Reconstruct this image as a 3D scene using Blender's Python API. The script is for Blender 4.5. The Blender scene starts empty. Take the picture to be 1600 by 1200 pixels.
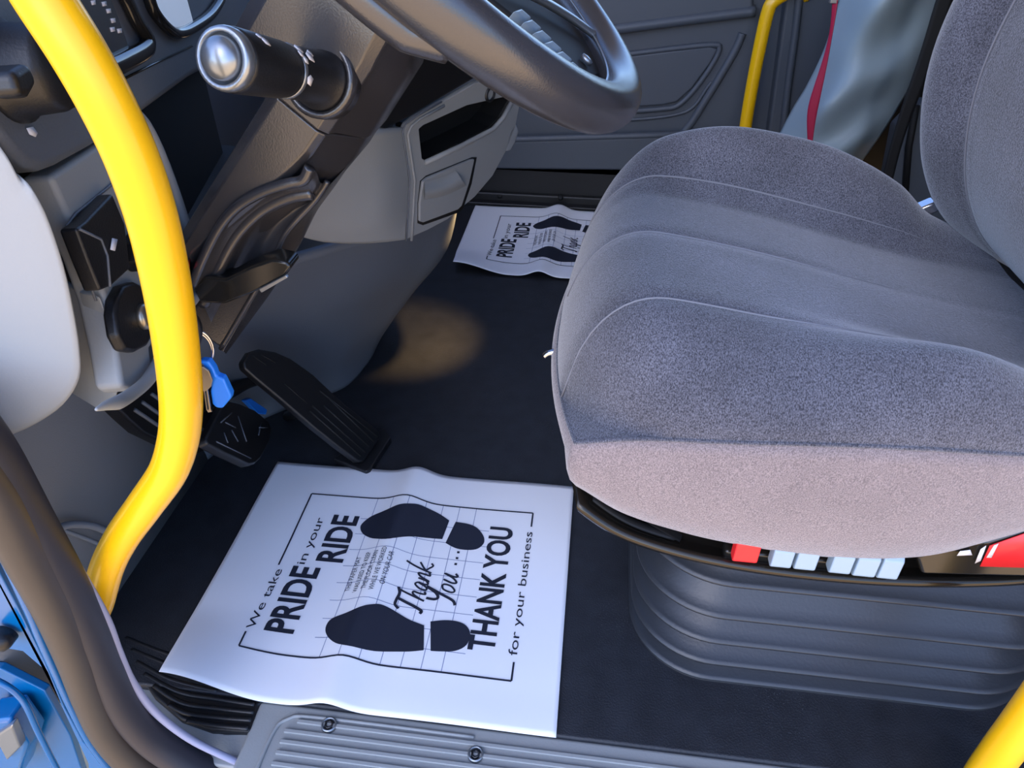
import bpy, bmesh, math, random
from mathutils import Vector, Matrix
random.seed(7)
SC = bpy.context.scene
COL = SC.collection

# ------------------------------------------------------------------ camera
# vehicle frame: x = towards the rear, y = from driver door into the cab, z = up, floor z = 0
FPX, CH, YAW, PITCH, ROLL = 1110.0, .885, -.122, .6461, .0028
_fw = Vector((math.sin(YAW) * math.cos(PITCH), math.cos(YAW) * math.cos(PITCH), -math.sin(PITCH)))
_r0 = Vector((math.cos(YAW), -math.sin(YAW), 0)); _u0 = _r0.cross(_fw)
_r = math.cos(ROLL) * _r0 + math.sin(ROLL) * _u0
_u = -math.sin(ROLL) * _r0 + math.cos(ROLL) * _u0
CAM = Vector((0, 0, CH))
cd = bpy.data.cameras.new('camera'); cam = bpy.data.objects.new('camera', cd); COL.objects.link(cam)
cd.sensor_fit = 'HORIZONTAL'; cd.sensor_width = 36; cd.lens = 36 * FPX / 1600; cd.clip_start = .02
cam.matrix_world = Matrix(((_r.x, _u.x, -_fw.x, 0), (_r.y, _u.y, -_fw.y, 0), (_r.z, _u.z, -_fw.z, CH), (0, 0, 0, 1)))
SC.camera = cam

# ------------------------------------------------------------------ light
w = bpy.data.worlds.new('sky'); SC.world = w; w.use_nodes = True
nt = w.node_tree; bg = nt.nodes['Background']
sky = nt.nodes.new('ShaderNodeTexSky'); sky.sky_type = 'NISHITA'; sky.sun_disc = False
sky.sun_elevation = math.radians(40); sky.sun_rotation = math.radians(200); sky.air_density = 1.0; sky.dust_density = 1.2
tint = nt.nodes.new('ShaderNodeVectorMath'); tint.operation = 'MULTIPLY'; tint.inputs[1].default_value = (.86, .97, 1.24)
nt.links.new(sky.outputs[0], tint.inputs[0]); nt.links.new(tint.outputs[0], bg.inputs[0]); bg.inputs[1].default_value = .26
sl = bpy.data.lights.new('sun', 'SUN'); sl.energy = 7.5; sl.angle = .009; sl.color = (1, .86, .68)
sun = bpy.data.objects.new('sun', sl); COL.objects.link(sun)
sun.rotation_euler = Vector((-.72, -.16, -.66)).to_track_quat('-Z', 'Y').to_euler()
vs = SC.view_settings
vs.view_transform = 'Standard'; vs.look = 'None'; vs.gamma = 1; vs.use_curve_mapping = False
vs.exposure = .75

# ------------------------------------------------------------------ pixel -> place helpers (photo taken as 1600 x 1200)
def ray(px, py): return (px - 800) / FPX * _r - (py - 600) / FPX * _u + _fw
def P(px, py, x=None, y=None, z=None):
    d = ray(px, py)
    if x is not None: t = x / d.x
    elif y is not None: t = y / d.y
    else: t = (z - CH) / d.z
    return CAM + d * t
def PL(px, py, p0, n):
    d = ray(px, py); return CAM + d * ((p0 - CAM).dot(n) / d.dot(n))

# ------------------------------------------------------------------ materials
def lin(c):
    return tuple(((v / 255) / 12.92 if v / 255 <= .04045 else ((v / 255 + .055) / 1.055) ** 2.4) for v in c) + (1,)
MATS = {}
def mat(name, rgb, rough=.5, metal=0, bump=0, bscale=300, var=0, vscale=6, coat=0, sheen=0, spec=.5, aniso=None, emit=None):
    m = bpy.data.materials.new(name); m.use_nodes = True; t = m.node_tree; b = t.nodes['Principled BSDF']
    c = lin(rgb); b.inputs['Base Color'].default_value = c
    b.inputs['Roughness'].default_value = rough; b.inputs['Metallic'].default_value = metal
    b.inputs['Coat Weight'].default_value = coat; b.inputs['Coat Roughness'].default_value = .06
    b.inputs['Sheen Weight'].default_value = sheen; b.inputs['Specular IOR Level'].default_value = spec
    if emit: b.inputs['Emission Color'].default_value = lin(emit[0]); b.inputs['Emission Strength'].default_value = emit[1]
    tc = t.nodes.new('ShaderNodeTexCoord'); vec = tc.outputs['Object']
    if aniso:
        mp = t.nodes.new('ShaderNodeMapping'); mp.inputs['Scale'].default_value = aniso; t.links.new(vec, mp.inputs[0]); vec = mp.outputs[0]
    if var:
        n = t.nodes.new('ShaderNodeTexNoise'); n.inputs['Scale'].default_value = vscale; n.inputs['Detail'].default_value = 4
        t.links.new(vec, n.inputs['Vector'])
        r = t.nodes.new('ShaderNodeValToRGB'); r.color_ramp.elements[0].position = .3; r.color_ramp.elements[1].position = .7
        r.color_ramp.elements[0].color = tuple(v * (1 - var) for v in c[:3]) + (1,)
        r.color_ramp.elements[1].color = tuple(min(1, v * (1 + var)) for v in c[:3]) + (1,)
        t.links.new(n.outputs['Fac'], r.inputs[0]); t.links.new(r.outputs[0], b.inputs['Base Color'])
    if bump:
        n = t.nodes.new('ShaderNodeTexNoise'); n.inputs['Scale'].default_value = bscale; n.inputs['Detail'].default_value = 3
        t.links.new(vec, n.inputs['Vector'])
        bp = t.nodes.new('ShaderNodeBump'); bp.inputs['Strength'].default_value = bump; bp.inputs['Distance'].default_value = .002
        t.links.new(n.outputs['Fac'], bp.inputs['Height']); t.links.new(bp.outputs[0], b.inputs['Normal'])
    MATS[name] = m; return m
def fabric(name, dark, light, nap=.25):
    m = bpy.data.materials.new(name); m.use_nodes = True; t = m.node_tree; b = t.nodes['Principled BSDF']
    b.inputs['Roughness'].default_value = .95; b.inputs['Specular IOR Level'].default_value = .1
    b.inputs['Sheen Weight'].default_value = .5; b.inputs['Sheen Roughness'].default_value = .45
    tc = t.nodes.new('ShaderNodeTexCoord')
    mp = t.nodes.new('ShaderNodeMapping'); mp.inputs['Scale'].default_value = (1.6, .8, 1); t.links.new(tc.outputs['Object'], mp.inputs[0])
    n1 = t.nodes.new('ShaderNodeTexNoise'); n1.inputs['Scale'].default_value = 620; n1.inputs['Detail'].default_value = 3
    n2 = t.nodes.new('ShaderNodeTexNoise'); n2.inputs['Scale'].default_value = 9; n2.inputs['Detail'].default_value = 3
    t.links.new(mp.outputs[0], n1.inputs['Vector']); t.links.new(tc.outputs['Object'], n2.inputs['Vector'])
    r = t.nodes.new('ShaderNodeValToRGB'); r.color_ramp.elements[0].position = .36; r.color_ramp.elements[1].position = .66
    r.color_ramp.elements[0].color = lin(dark); r.color_ramp.elements[1].color = lin(light)
    t.links.new(n1.outputs['Fac'], r.inputs[0])
    mr = t.nodes.new('ShaderNodeMapRange'); mr.inputs[1].default_value = .3; mr.inputs[2].default_value = .7; mr.inputs[3].default_value = 1 - nap; mr.inputs[4].default_value = 1 + nap
    t.links.new(n2.outputs['Fac'], mr.inputs[0])
    mx = t.nodes.new('ShaderNodeVectorMath'); mx.operation = 'SCALE'
    t.links.new(r.outputs[0], mx.inputs[0]); t.links.new(mr.outputs[0], mx.inputs['Scale']); t.links.new(mx.outputs[0], b.inputs['Base Color'])
    bp = t.nodes.new('ShaderNodeBump'); bp.inputs['Strength'].default_value = .6; bp.inputs['Distance'].default_value = .0015
    t.links.new(n1.outputs['Fac'], bp.inputs['Height']); t.links.new(bp.outputs[0], b.inputs['Normal'])
    MATS[name] = m; return m
M_floor = mat('black_vinyl', (34, 36, 41), .55, bump=.35, bscale=420, var=.25, vscale=30)
def dust(m, c):
    t = m.node_tree; b = t.nodes['Principled BSDF']; old = b.inputs['Base Color'].links[0].from_socket
    tc = t.nodes.new('ShaderNodeTexCoord')
    n1 = t.nodes.new('ShaderNodeTexNoise'); n1.inputs['Scale'].default_value = 520; n1.inputs['Detail'].default_value = 2
    n2 = t.nodes.new('ShaderNodeTexNoise'); n2.inputs['Scale'].default_value = 4.5; n2.inputs['Detail'].default_value = 4
    r1 = t.nodes.new('ShaderNodeMapRange'); r1.inputs[1].default_value = .60; r1.inputs[2].default_value = .74
    r2 = t.nodes.new('ShaderNodeMapRange'); r2.inputs[1].default_value = .48; r2.inputs[2].default_value = .68
    for n in (n1, n2): t.links.new(tc.outputs['Object'], n.inputs['Vector'])
    t.links.new(n1.outputs['Fac'], r1.inputs[0]); t.links.new(n2.outputs['Fac'], r2.inputs[0])
    mu = t.nodes.new('ShaderNodeMath'); mu.operation = 'MULTIPLY'; t.links.new(r1.outputs[0], mu.inputs[0]); t.links.new(r2.outputs[0], mu.inputs[1])
    mx = t.nodes.new('ShaderNodeMix'); mx.data_type = 'RGBA'; mx.inputs['B'].default_value = lin(c)
    t.links.new(mu.outputs[0], mx.inputs['Factor']); t.links.new(old, mx.inputs['A']); t.links.new(mx.outputs['Result'], b.inputs['Base Color'])
dust(M_floor, (96, 96, 98))
M_paper = mat('white_paper', (240, 240, 243), .75, bump=.06, bscale=40)
M_ink = mat('dark_ink', (30, 34, 48), .55)
M_gridink = mat('pale_ink', (120, 130, 165), .7)
M_fabric = fabric('grey_velour', (54, 54, 61), (106, 106, 115))
M_side = fabric('warm_lit_velour', (108, 98, 98), (148, 135, 133), .08)  # paler pink tint stands in for warm light bounced onto the seat side
M_seam = mat('seam_thread', (118, 118, 124), .9)
M_rubber = mat('bellows_rubber', (44, 47, 52), .36, bump=.1, bscale=250)
M_gloss = mat('gloss_black', (30, 29, 27), .16)
M_pan = mat('pan_gloss', (60, 56, 50), .14, metal=.75)
M_black = mat('black_plastic', (22, 22, 24), .42, bump=.12, bscale=500)
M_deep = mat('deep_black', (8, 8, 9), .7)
M_colm = mat('column_plastic', (46, 45, 47), .27, bump=.08, bscale=600, spec=1.0)
M_lth = mat('wheel_leather', (50, 50, 54), .24, bump=.08, bscale=700, spec=1.0)
M_sil = mat('satin_silver', (150, 155, 160), .3, metal=.8)
M_chrome = mat('bright_metal', (200, 200, 205), .18, metal=1)
M_dash = mat('light_grey_plastic', (142, 146, 148), .55, bump=.1, bscale=500)
M_mid = mat('mid_grey_plastic', (136, 138, 138), .55, bump=.1, bscale=500)
M_dark = mat('slate_plastic', (90, 95, 103), .5, bump=.15, bscale=450)
M_kick = mat('kick_plastic', (120, 125, 131), .55, bump=.12, bscale=450)
M_door = mat('door_trim_plastic', (74, 80, 88), .5, bump=.12, bscale=450)
M_yel = mat('yellow_coating', (244, 188, 8), .32, coat=.25, bump=.03, bscale=60)
M_blue = mat('blue_paint', (2, 94, 152), .22, coat=.3, spec=.4)
M_seal = mat('weatherstrip_rubber', (62, 56, 52), .42)
M_seal2 = mat('weatherstrip_lip', (40, 40, 48), .5)
M_lilac = mat('seal_edge', (150, 152, 175), .5)
M_sill = mat('sill_plastic', (148, 150, 148), .5, bump=.15, bscale=400)
M_cover = mat('grey_vinyl', (150, 166, 172), .45, bump=.08, bscale=300)
M_red = mat('red_ribbon', (168, 28, 62), .5)
M_redp = mat('red_plastic', (225, 40, 45), .4)
M_white = mat('pale_plastic', (146, 166, 182), .35)
M_whitep = mat('white_print', (215, 215, 220), .6)
M_tag = mat('blue_tag', (40, 130, 235), .35)
M_brass = mat('nickel_key', (160, 150, 135), .3, metal=.9)
M_gauge = mat('gauge_glass', (58, 62, 66), .25)
M_lens = mat('pale_lens_glass', (190, 200, 215), .1, emit=((190, 210, 240), .25))  # pale glass with a weak emission
M_ground = mat('concrete_ground', (212, 182, 140), .9, var=.1, vscale=1.5)
M_roof = mat('headliner', (120, 118, 112), .9)
M_body = mat('white_body', (225, 222, 215), .4)

# ------------------------------------------------------------------ mesh helpers
def tag(o, label=None, cat=None, group=None, kind=None):
    if label: o['label'] = label
    if cat: o['category'] = cat
    if group: o['group'] = group
    if kind: o['kind'] = kind
    return o
def empty(name, loc=(0, 0, 0)):
    o = bpy.data.objects.new(name, None); COL.objects.link(o); o.location = loc; o.empty_display_size = .02; return o
def mesh(name, verts, faces, m, parent=None, smooth=True, bevel=0, seg=3, sub=0):
    me = bpy.data.meshes.new(name); me.from_pydata([tuple(v) for v in verts], [], faces); me.validate()
    bm = bmesh.new(); bm.from_mesh(me); bmesh.ops.recalc_face_normals(bm, faces=bm.faces); bm.to_mesh(me); bm.free()
    if smooth:
        for p in me.polygons: p.use_smooth = True
    me.materials.append(m)
    o = bpy.data.objects.new(name, me); COL.objects.link(o)
    if bevel:
        b = o.modifiers.new('bevel', 'BEVEL'); b.width = bevel; b.segments = seg; b.limit_method = 'ANGLE'; b.angle_limit = math.radians(35); b.harden_normals = True
        b.use_clamp_overlap = True
    if sub:
        s = o.modifiers.new('sub', 'SUBSURF'); s.levels = sub; s.render_levels = sub
    if parent:
        o.parent = parent; o.matrix_parent_inverse = Matrix.Translation(parent.location).inverted()
    return o
def prism(name, pts, off, m, parent=None, bevel=.003, seg=3):
    pts = [Vector(p) for p in pts]; off = Vector(off); n = len(pts)
    v = pts + [p + off for p in pts]
    f = [list(range(n))[::-1], list(range(n, 2 * n))] + [[i, (i + 1) % n, n + (i + 1) % n, n + i] for i in range(n)]
    return mesh(name, v, f, m, parent, True, bevel, seg)
def box(name, a, b, m, parent=None, bevel=.003):
    x0, y0, z0 = a; x1, y1, z1 = b
    return prism(name, [(x0, y0, z0), (x1, y0, z0), (x1, y1, z0), (x0, y1, z0)], (0, 0, z1 - z0), m, parent, bevel)
def crom(pts, n=8, closed=False):
    pts = [Vector(p) for p in pts]; out = []; N = len(pts)
    for i in range(N if closed else N - 1):
        if closed: a, b, c, d = pts[i - 1], pts[i], pts[(i + 1) % N], pts[(i + 2) % N]
        else: a, b, c, d = pts[max(i - 1, 0)], pts[i], pts[i + 1], pts[min(i + 2, N - 1)]
        for k in range(n):
            t = k / n
            out.append(.5 * ((2 * b) + (c - a) * t + (2 * a - 5 * b + 4 * c - d) * t * t + (3 * b - a - 3 * c + d) * t ** 3))
    if not closed: out.append(pts[-1])
    return out
def tube(name, path, r, m, parent=None, nseg=14, closed=False, flat=None, up=None, cap=True):
    """flat=(a,b): half sizes along the side axis and the 'up' axis"""
    path = [Vector(p) for p in path]; N = len(path); V = []; F = []
    side0 = None
    for i, p in enumerate(path):
        if closed: t = (path[(i + 1) % N] - path[i - 1]).normalized()
        else: t = (path[min(i + 1, N - 1)] - path[max(i - 1, 0)]).normalized()
        if up is not None: s = t.cross(Vector(up)).normalized()
        elif side0 is None:
            ref = Vector((0, 0, 1)) if abs(t.z) < .9 else Vector((1, 0, 0)); s = t.cross(ref).normalized()
        else: s = (side0 - t * side0.dot(t)).normalized()
        side0 = s; q = s.cross(t).normalized()
        ra, rb = flat if flat else ((r[i], r[i]) if isinstance(r, (list, tuple)) else (r, r))
        for k in range(nseg):
            a = 2 * math.pi * k / nseg; V.append(p + s * (ra * math.cos(a)) + q * (rb * math.sin(a)))
    R_ = N if closed else N - 1
    for i in range(R_):
        for k in range(nseg):
            j = (i + 1) % N
            F.append([i * nseg + k, i * nseg + (k + 1) % nseg, j * nseg + (k + 1) % nseg, j * nseg + k])
    if not closed and cap:
        F.append(list(range(nseg))[::-1]); F.append([(N - 1) * nseg + k for k in range(nseg)])
    return mesh(name, V, F, m, parent)
def loft(name, rings, m, parent=None, closed=True, caps=True, smooth=True, bevel=0, sub=0):
    n = len(rings[0]); V = [p for rg in rings for p in rg]; F = []
    for i in range(len(rings) - 1):
        for k in range(n if closed else n - 1):
            F.append([i * n + k, i * n + (k + 1) % n, (i + 1) * n + (k + 1) % n, (i + 1) * n + k])
    if caps and closed:
        F.append(list(range(n))[::-1]); F.append([(len(rings) - 1) * n + k for k in range(n)])
    return mesh(name, V, F, m, parent, smooth, bevel, 3, sub)
def grid(name, f, nu, nv, m, parent=None, sub=0):
    V = [f(i / nu, j / nv) for j in range(nv + 1) for i in range(nu + 1)]
    F = [[j * (nu + 1) + i, j * (nu + 1) + i + 1, (j + 1) * (nu + 1) + i + 1, (j + 1) * (nu + 1) + i] for j in range(nv) for i in range(nu)]
    return mesh(name, V, F, m, parent, True, 0, 3, sub)
def solidify(o, t, off=-1):
    me = o.data
    if sum(p.normal.dot(CAM - p.center) for p in me.polygons) < 0: me.flip_normals()
    s = o.modifiers.new('thick', 'SOLIDIFY'); s.thickness = t; s.offset = off; return o
def lathe(name, c, axis, prof, m, parent=None, n=28):
    """prof: list of (radius, distance along axis)"""
    axis = Vector(axis).normalized(); c = Vector(c)
    s = axis.cross(Vector((0, 0, 1)) if abs(axis.z) < .9 else Vector((1, 0, 0))).normalized(); q = axis.cross(s)
    rings = [[c + axis * h + (s * math.cos(2 * math.pi * k / n) + q * math.sin(2 * math.pi * k / n)) * max(r, 1e-5) for k in range(n)] for r, h in prof]
    return loft(name, rings, m, parent)
def cut(o, cutters):
    for c in cutters:
        b = o.modifiers.new('cut', 'BOOLEAN'); b.operation = 'DIFFERENCE'; b.object = c; b.solver = 'EXACT'
        while o.modifiers[0] != b: o.modifiers.move(o.modifiers.find(b.name), 0) if hasattr(o.modifiers, 'move') else None
    dg = bpy.context.evaluated_depsgraph_get(); dg.update()
    me = bpy.data.meshes.new_from_object(o.evaluated_get(dg)); me.name = o.name
    o.modifiers.clear(); o.data = me
    for c in cutters: bpy.data.objects.remove(c)
    return o
def lerp_tab(x, tab):
    if x <= tab[0][0]: return tab[0][1]
    n = len(tab)
    for i in range(n - 1):
        (a, b), (c, d) = tab[i], tab[i + 1]
        if x <= c:
            def slope(k):
                if k == 0 or k == n - 1: j = min(max(k, 1), n - 1); return (tab[j][1] - tab[j - 1][1]) / (tab[j][0] - tab[j - 1][0])
                return (tab[k + 1][1] - tab[k - 1][1]) / (tab[k + 1][0] - tab[k - 1][0])
            h = c - a; t = (x - a) / h; m0, m1 = slope(i) * h, slope(i + 1) * h
            return (2 * t ** 3 - 3 * t * t + 1) * b + (t ** 3 - 2 * t * t + t) * m0 + (3 * t * t - 2 * t ** 3) * d + (t ** 3 - t * t) * m1
    return tab[-1][1]
def sstep(a, b, x):
    t = max(0, min(1, (x - a) / (b - a))); return t * t * (3 - 2 * t)
def rrect(x0, x1, y0, y1, r, z, n=8):
    out = []
    for cx, cy, a0 in ((x1 - r, y1 - r, 0), (x0 + r, y1 - r, 90), (x0 + r, y0 + r, 180), (x1 - r, y0 + r, 270)):
        for k in range(n + 1):
            a = math.radians(a0 + 90 * k / n); out.append(Vector((cx + r * math.cos(a), cy + r * math.sin(a), z)))
    return out

# ================================================================== the setting
g = box('ground', (-30, -40, -.95), (30, 40, -.85), M_ground, bevel=0); tag(g, kind='structure')
fl = box('floor', (-.81, .447, -.04), (1.15, 2.12, 0), M_floor, bevel=.004); tag(fl, kind='structure')
wf = box('wall_front', (-.72, .40, -.03), (-.66, .868, .84), M_kick, bevel=0); tag(wf, kind='structure')
wf2 = box('wall_front', (-.88, .868, -.03), (-.81, 2.14, .84), M_dark, bevel=0); tag(wf2, kind='structure')
cl = box('ceiling', (-.45, .30, 1.50), (1.25, 2.25, 1.55), M_roof, bevel=0); tag(cl, kind='structure')
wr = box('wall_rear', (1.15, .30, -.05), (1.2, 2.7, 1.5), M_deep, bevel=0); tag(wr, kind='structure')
wl = box('wall_left', (.80, .26, -.85), (4.5, .34, 1.55), M_body, bevel=0); tag(wl, kind='structure')

# ---- front door jamb (painted frame, weatherstrip)
jb = empty('door_1', (-.46, .34, 0)); tag(jb, kind='structure')
YJ = .345
inner = [(-40, 640), (20, 705), (75, 800), (128, 885), (172, 962), (192, 1015), (214, 1062), (250, 1108), (300, 1148), (360, 1178), (440, 1215)]
seal_c = [(-60, 640), (-6, 715), (50, 815), (100, 905), (140, 985), (165, 1045), (195, 1105), (235, 1152), (290, 1190), (350, 1222), (420, 1250)]
bulb_c = [(-70, 680), (-10, 770), (40, 862), (85, 945), (118, 1020), (140, 1080), (165, 1135), (200, 1180), (245, 1218), (300, 1250)]
lip_c = [(-40, 656), (18, 716), (72, 808), (124, 893), (166, 968), (186, 1020), (208, 1068), (244, 1114), (296, 1154), (356, 1184), (440, 1222)]
ed = tube('seal_edge', crom([P(a, b, y=YJ + .028) for a, b in lip_c]), .0045, M_lilac, jb, 10)
sl_ = tube('weatherstrip_lip', crom([P(a, b, y=YJ + .014) for a, b in seal_c]), 0, M_seal2, jb, 16, flat=(.014, .020), up=(0, 1, 0))
bu = tube('weatherstrip_bulb', crom([P(a, b, y=YJ) for a, b in bulb_c]), 0, M_seal, jb, 18, flat=(.0165, .020), up=(0, 1, 0))
blue = [(-150, 620), (-90, 740), (-20, 860), (28, 950), (70, 1035), (100, 1105), (130, 1160), (175, 1215), (230, 1260), (240, 1500), (-400, 1500), (-400, 620)]
bj = prism('painted_jamb', [P(a, b, y=YJ + .005) for a, b in blue], (0, .03, 0), M_blue, jb, .010, 5)
pk = prism('pocket_cutter', [P(a, b, y=YJ - .03) for a, b in [(-60, 1058), (-2, 1068), (38, 1100), (62, 1150), (110, 1240), (130, 1400), (-160, 1400), (-160, 1080)]], (0, .08, 0), M_blue, None, .0)
bj = cut(bj, [pk])
for p_ in bj.data.polygons: p_.use_smooth = False
pan = prism('pocket_floor', [P(a, b, y=YJ + .045) for a, b in [(-120, 1040), (0, 1045), (70, 1080), (110, 1150), (160, 1300), (-160, 1500)]], (0, .01, 0), M_blue, jb, .002)
roll = tube('jamb_roll', crom([P(a, b, y=YJ - .004) for a, b in [(-50, 760), (8, 872), (42, 945), (64, 998), (88, 1052), (112, 1105), (142, 1162), (182, 1215)]]), .0045, M_blue, jb, 12)
rim2 = tube('pocket_roll', crom([P(a, b, y=YJ + .001) for a, b in [(-50, 1054), (-4, 1064), (34, 1092), (58, 1140), (82, 1188), (105, 1230)]]), .0035, M_blue, jb, 12)
br = prism('hinge_bracket', [P(a, b, y=YJ + .005) for a, b in [(-30, 1130), (14, 1125), (44, 1165), (30, 1215), (-40, 1230)]], (0, .035, 0), M_blue, jb, .006)
br2 = prism('hinge_plate', [P(a, b, y=YJ - .002) for a, b in [(-10, 1152), (18, 1134), (32, 1168), (10, 1190)]], (0, .012, 0), M_sil, jb, .003)
lathe('hinge_bolt', P(6, 995, y=YJ - .004), (0, -1, 0), [(.011, -.005), (.011, .006), (.009, .011), (.004, .013)], M_black, jb, 20)

# ---- sill scuff plate with ribs and screws
sp = box('trim_1', (-.385, .27, -.035), (.95, .449, -.004), M_sill, bevel=.006); tag(sp, kind='structure')
rimp = []
for k in range(9):
    yy = .426 - k * .0135
    box('rib', (-.338 + (.012 if k in (0, 8) else 0), yy - .0028, -.0045), (.95, yy + .0028, .0002), M_sill, sp, .0012)
tube('raised_edge', crom([(-.10, .4345, -.003), (-.30, .4345, -.003), (-.339, .428, -.003), (-.352, .405, -.003), (-.352, .33, -.003), (-.34, .30, -.003)]), .0026, M_sill, sp, 8)
for px, py in ((514, 1132), (743, 1178)):
    c = P(px, py, z=0)
    sc = lathe('screw', (c.x, c.y, -.002), (0, 0, 1), [(.0098, -.002), (.0098, .0028), (.0082, .0040), (.0076, .0036), (.0070, .0010), (.002, .0008)], M_sil, sp, 24)
    lathe('socket', (c.x, c.y, .0), (0, 0, 1), [(.0062, -.001), (.0060, .0016), (.0035, .0018), (.003, -.0008), (.001, -.0008)], M_black, sc, 6)
# curved light trim between seal and step pad
cv = [(160, 930), (183, 968), (202, 1012), (226, 1058), (262, 1100), (310, 1132), (352, 1146), (398, 1145), (412, 1104), (432, 1100), (420, 1140), (392, 1204), (330, 1195), (270, 1150), (225, 1105), (190, 1050), (165, 990)]
t2 = prism('trim_2', [P(a, b, z=-.012) for a, b in cv], (0, 0, -.02), M_sill, None, .003); tag(t2, kind='structure')
tube('groove_bead', crom([P(a, b, z=-.010) for a, b in [(430, 1104), (412, 1140), (395, 1172), (378, 1210)]]), .004, M_sill, t2, 8)
# ribbed rubber step pad
sd = [(182, 960), (250, 985), (420, 1010), (430, 1080), (404, 1102), (391, 1143), (330, 1141), (282, 1124), (240, 1088), (205, 1035)]
pd = prism('step_pad', [P(a, b, z=-.003) for a, b in sd], (0, 0, -.02), M_black, None, .004)
tag(pd, 'black ribbed rubber step pad beside the sill, under the corner of the paper', 'step pad')
for pth in ([(197, 997), (262, 1022), (330, 1040)], [(206, 1015), (262, 1038), (330, 1060)], [(214, 1034), (268, 1062), (340, 1080)], [(226, 1053), (280, 1081), (340, 1092), (398, 1101)], [(241, 1071), (284, 1098), (340, 1107), (397, 1113)], [(264, 1101), (294, 1115), (340, 1121), (393, 1125)], [(292, 1126), (340, 1134), (388, 1138)]):
    tube('rib', crom([P(a, b, z=-.002) for a, b in pth]), 0, M_black, pd, 8, flat=(.0035, .0028), up=(0, 0, 1))

# ---- passenger side: door, sill, pillar trim
d2 = empty('door_2', (-.1, 2.1, 0)); tag(d2, kind='structure')
YD = 2.10
def dp(pts, y=YD): return [P(a, b, y=y) for a, b in pts]
box('door_panel', (-1.2, YD, .10), (.47, YD + .06, .85), M_door, d2, .004)
prism('lower_panel', dp([(560, 222), (800, 220), (1000, 214), (1180, 208), (1180, 268), (900, 266), (560, 262)], YD - .03), (0, .05, 0), M_door, d2, .008)
prism('upper_panel', dp([(600, 90), (800, 62), (955, 44), (1178, 17), (1178, -80), (600, -80)], YD - .02), (0, .03, 0), M_door, d2, .010)
tube('armrest_ridge', crom(dp([(600, 92), (800, 64), (955, 46), (1070, 31), (1180, 17)], YD - .014)), .014, M_door, d2, 12)
pocket = [(900, 96), (960, 90), (1050, 79), (1112, 72), (1122, 78), (1110, 100), (1082, 138), (1058, 160), (1035, 165), (960, 170), (900, 172)]
prism('map_pocket', dp(pocket, YD - .008), (0, .02, 0), M_door, d2, .006)
tube('pocket_ridge', crom(dp([(880, 96), (960, 87), (1050, 76), (1112, 70), (1124, 76), (1112, 102), (1085, 140), (1060, 164), (1035, 170), (960, 175), (880, 177)], YD - .003)), .0075, M_door, d2, 10)
tube('panel_ridge', crom(dp([(1160, 52), (1148, 80), (1120, 128), (1100, 160), (1080, 192), (1060, 215)], YD - .002)), .011, M_door, d2, 10)
tube('pocket_crease', crom(dp([(1112, 128), (1104, 138), (1085, 165), (1060, 178), (1000, 186), (900, 190)], YD - .001)), .005, M_door, d2, 10)
tube('ledge_bead', dp([(560, 224), (800, 218), (1000, 212), (1180, 206)], YD - .024), .009, M_door, d2, 10)
fs = box('trim_3', (-.75, 2.085, -.02), (.5, 2.20, .035), M_black, bevel=.006); tag(fs, kind='structure')
box('sill_riser', (-.75, 2.10, .0), (.5, 2.20, .14), M_black, fs, .004)
box('sill_step', (-.75, 2.06, -.02), (.5, 2.11, .012), M_black, fs, .004)
for px, py in ((781, 305), (876, 308)):
    lathe('screw', P(px, py, y=2.088), (0, -.7, 1), [(.009, -.004), (.009, .002), (.005, .004)], M_deep, fs, 14)
pt = prism('trim_4', [P(a, b, y=2.06) for a, b in [(1196, 240), (1236, -60), (1330, -60), (1330, 260)]], (0, .06, 0), M_door, None, .008); tag(pt, kind='structure')
tube('trim_bead', crom([P(a, b, y=2.056) for a, b in [(1252, -40), (1244, 40), (1232, 130), (1222, 220)]]), .010, M_door, pt, 10)
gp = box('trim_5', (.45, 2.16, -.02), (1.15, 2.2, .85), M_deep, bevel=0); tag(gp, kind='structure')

# ================================================================== engine cover / toe board
secs = [(.86, [(-.664, 0), (-.66, .06), (-.655, .15), (-.635, .25), (-.60, .36)]),
        (.98, [(-.615, 0), (-.605, .06), (-.575, .15), (-.53, .25), (-.47, .36)]),
        (1.06, [(-.535, 0), (-.53, .06), (-.50, .15), (-.44, .25), (-.39, .36)]),
        (1.11, [(-.482, 0), (-.486, .05), (-.455, .15), (-.39, .25), (-.34, .36)]),
        (1.18, [(-.462, 0), (-.455, .05), (-.405, .15), (-.335, .25), (-.29, .36)]),
        (1.25, [(-.458, 0), (-.430, .05), (-.360, .15), (-.285, .25), (-.255, .36)]),
        (1.33, [(-.475, 0), (-.445, .05), (-.375, .15), (-.315, .25), (-.285, .36)]),
        (1.40, [(-.56, 0), (-.53, .05), (-.46, .15), (-.40, .25), (-.36, .36)]),
        (1.46, [(-.80, 0), (-.79, .05), (-.77, .15), (-.75, .25), (-.77, .36)])]
rows = [crom([(x, y, z) for x, z in s], 5) for y, s in secs]
cols = [crom([rw[k] for rw in rows], 6) for k in range(len(rows[0]))]
ec = grid('engine_cover', lambda u, v: cols[round(v * (len(cols) - 1))][round(u * (len(cols[0]) - 1))], len(cols[0]) - 1, len(cols) - 1, M_dark)
solidify(ec, .012)
tag(ec, 'slate grey moulded engine cover bulging over the floor under the dash', 'engine cover')

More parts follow.
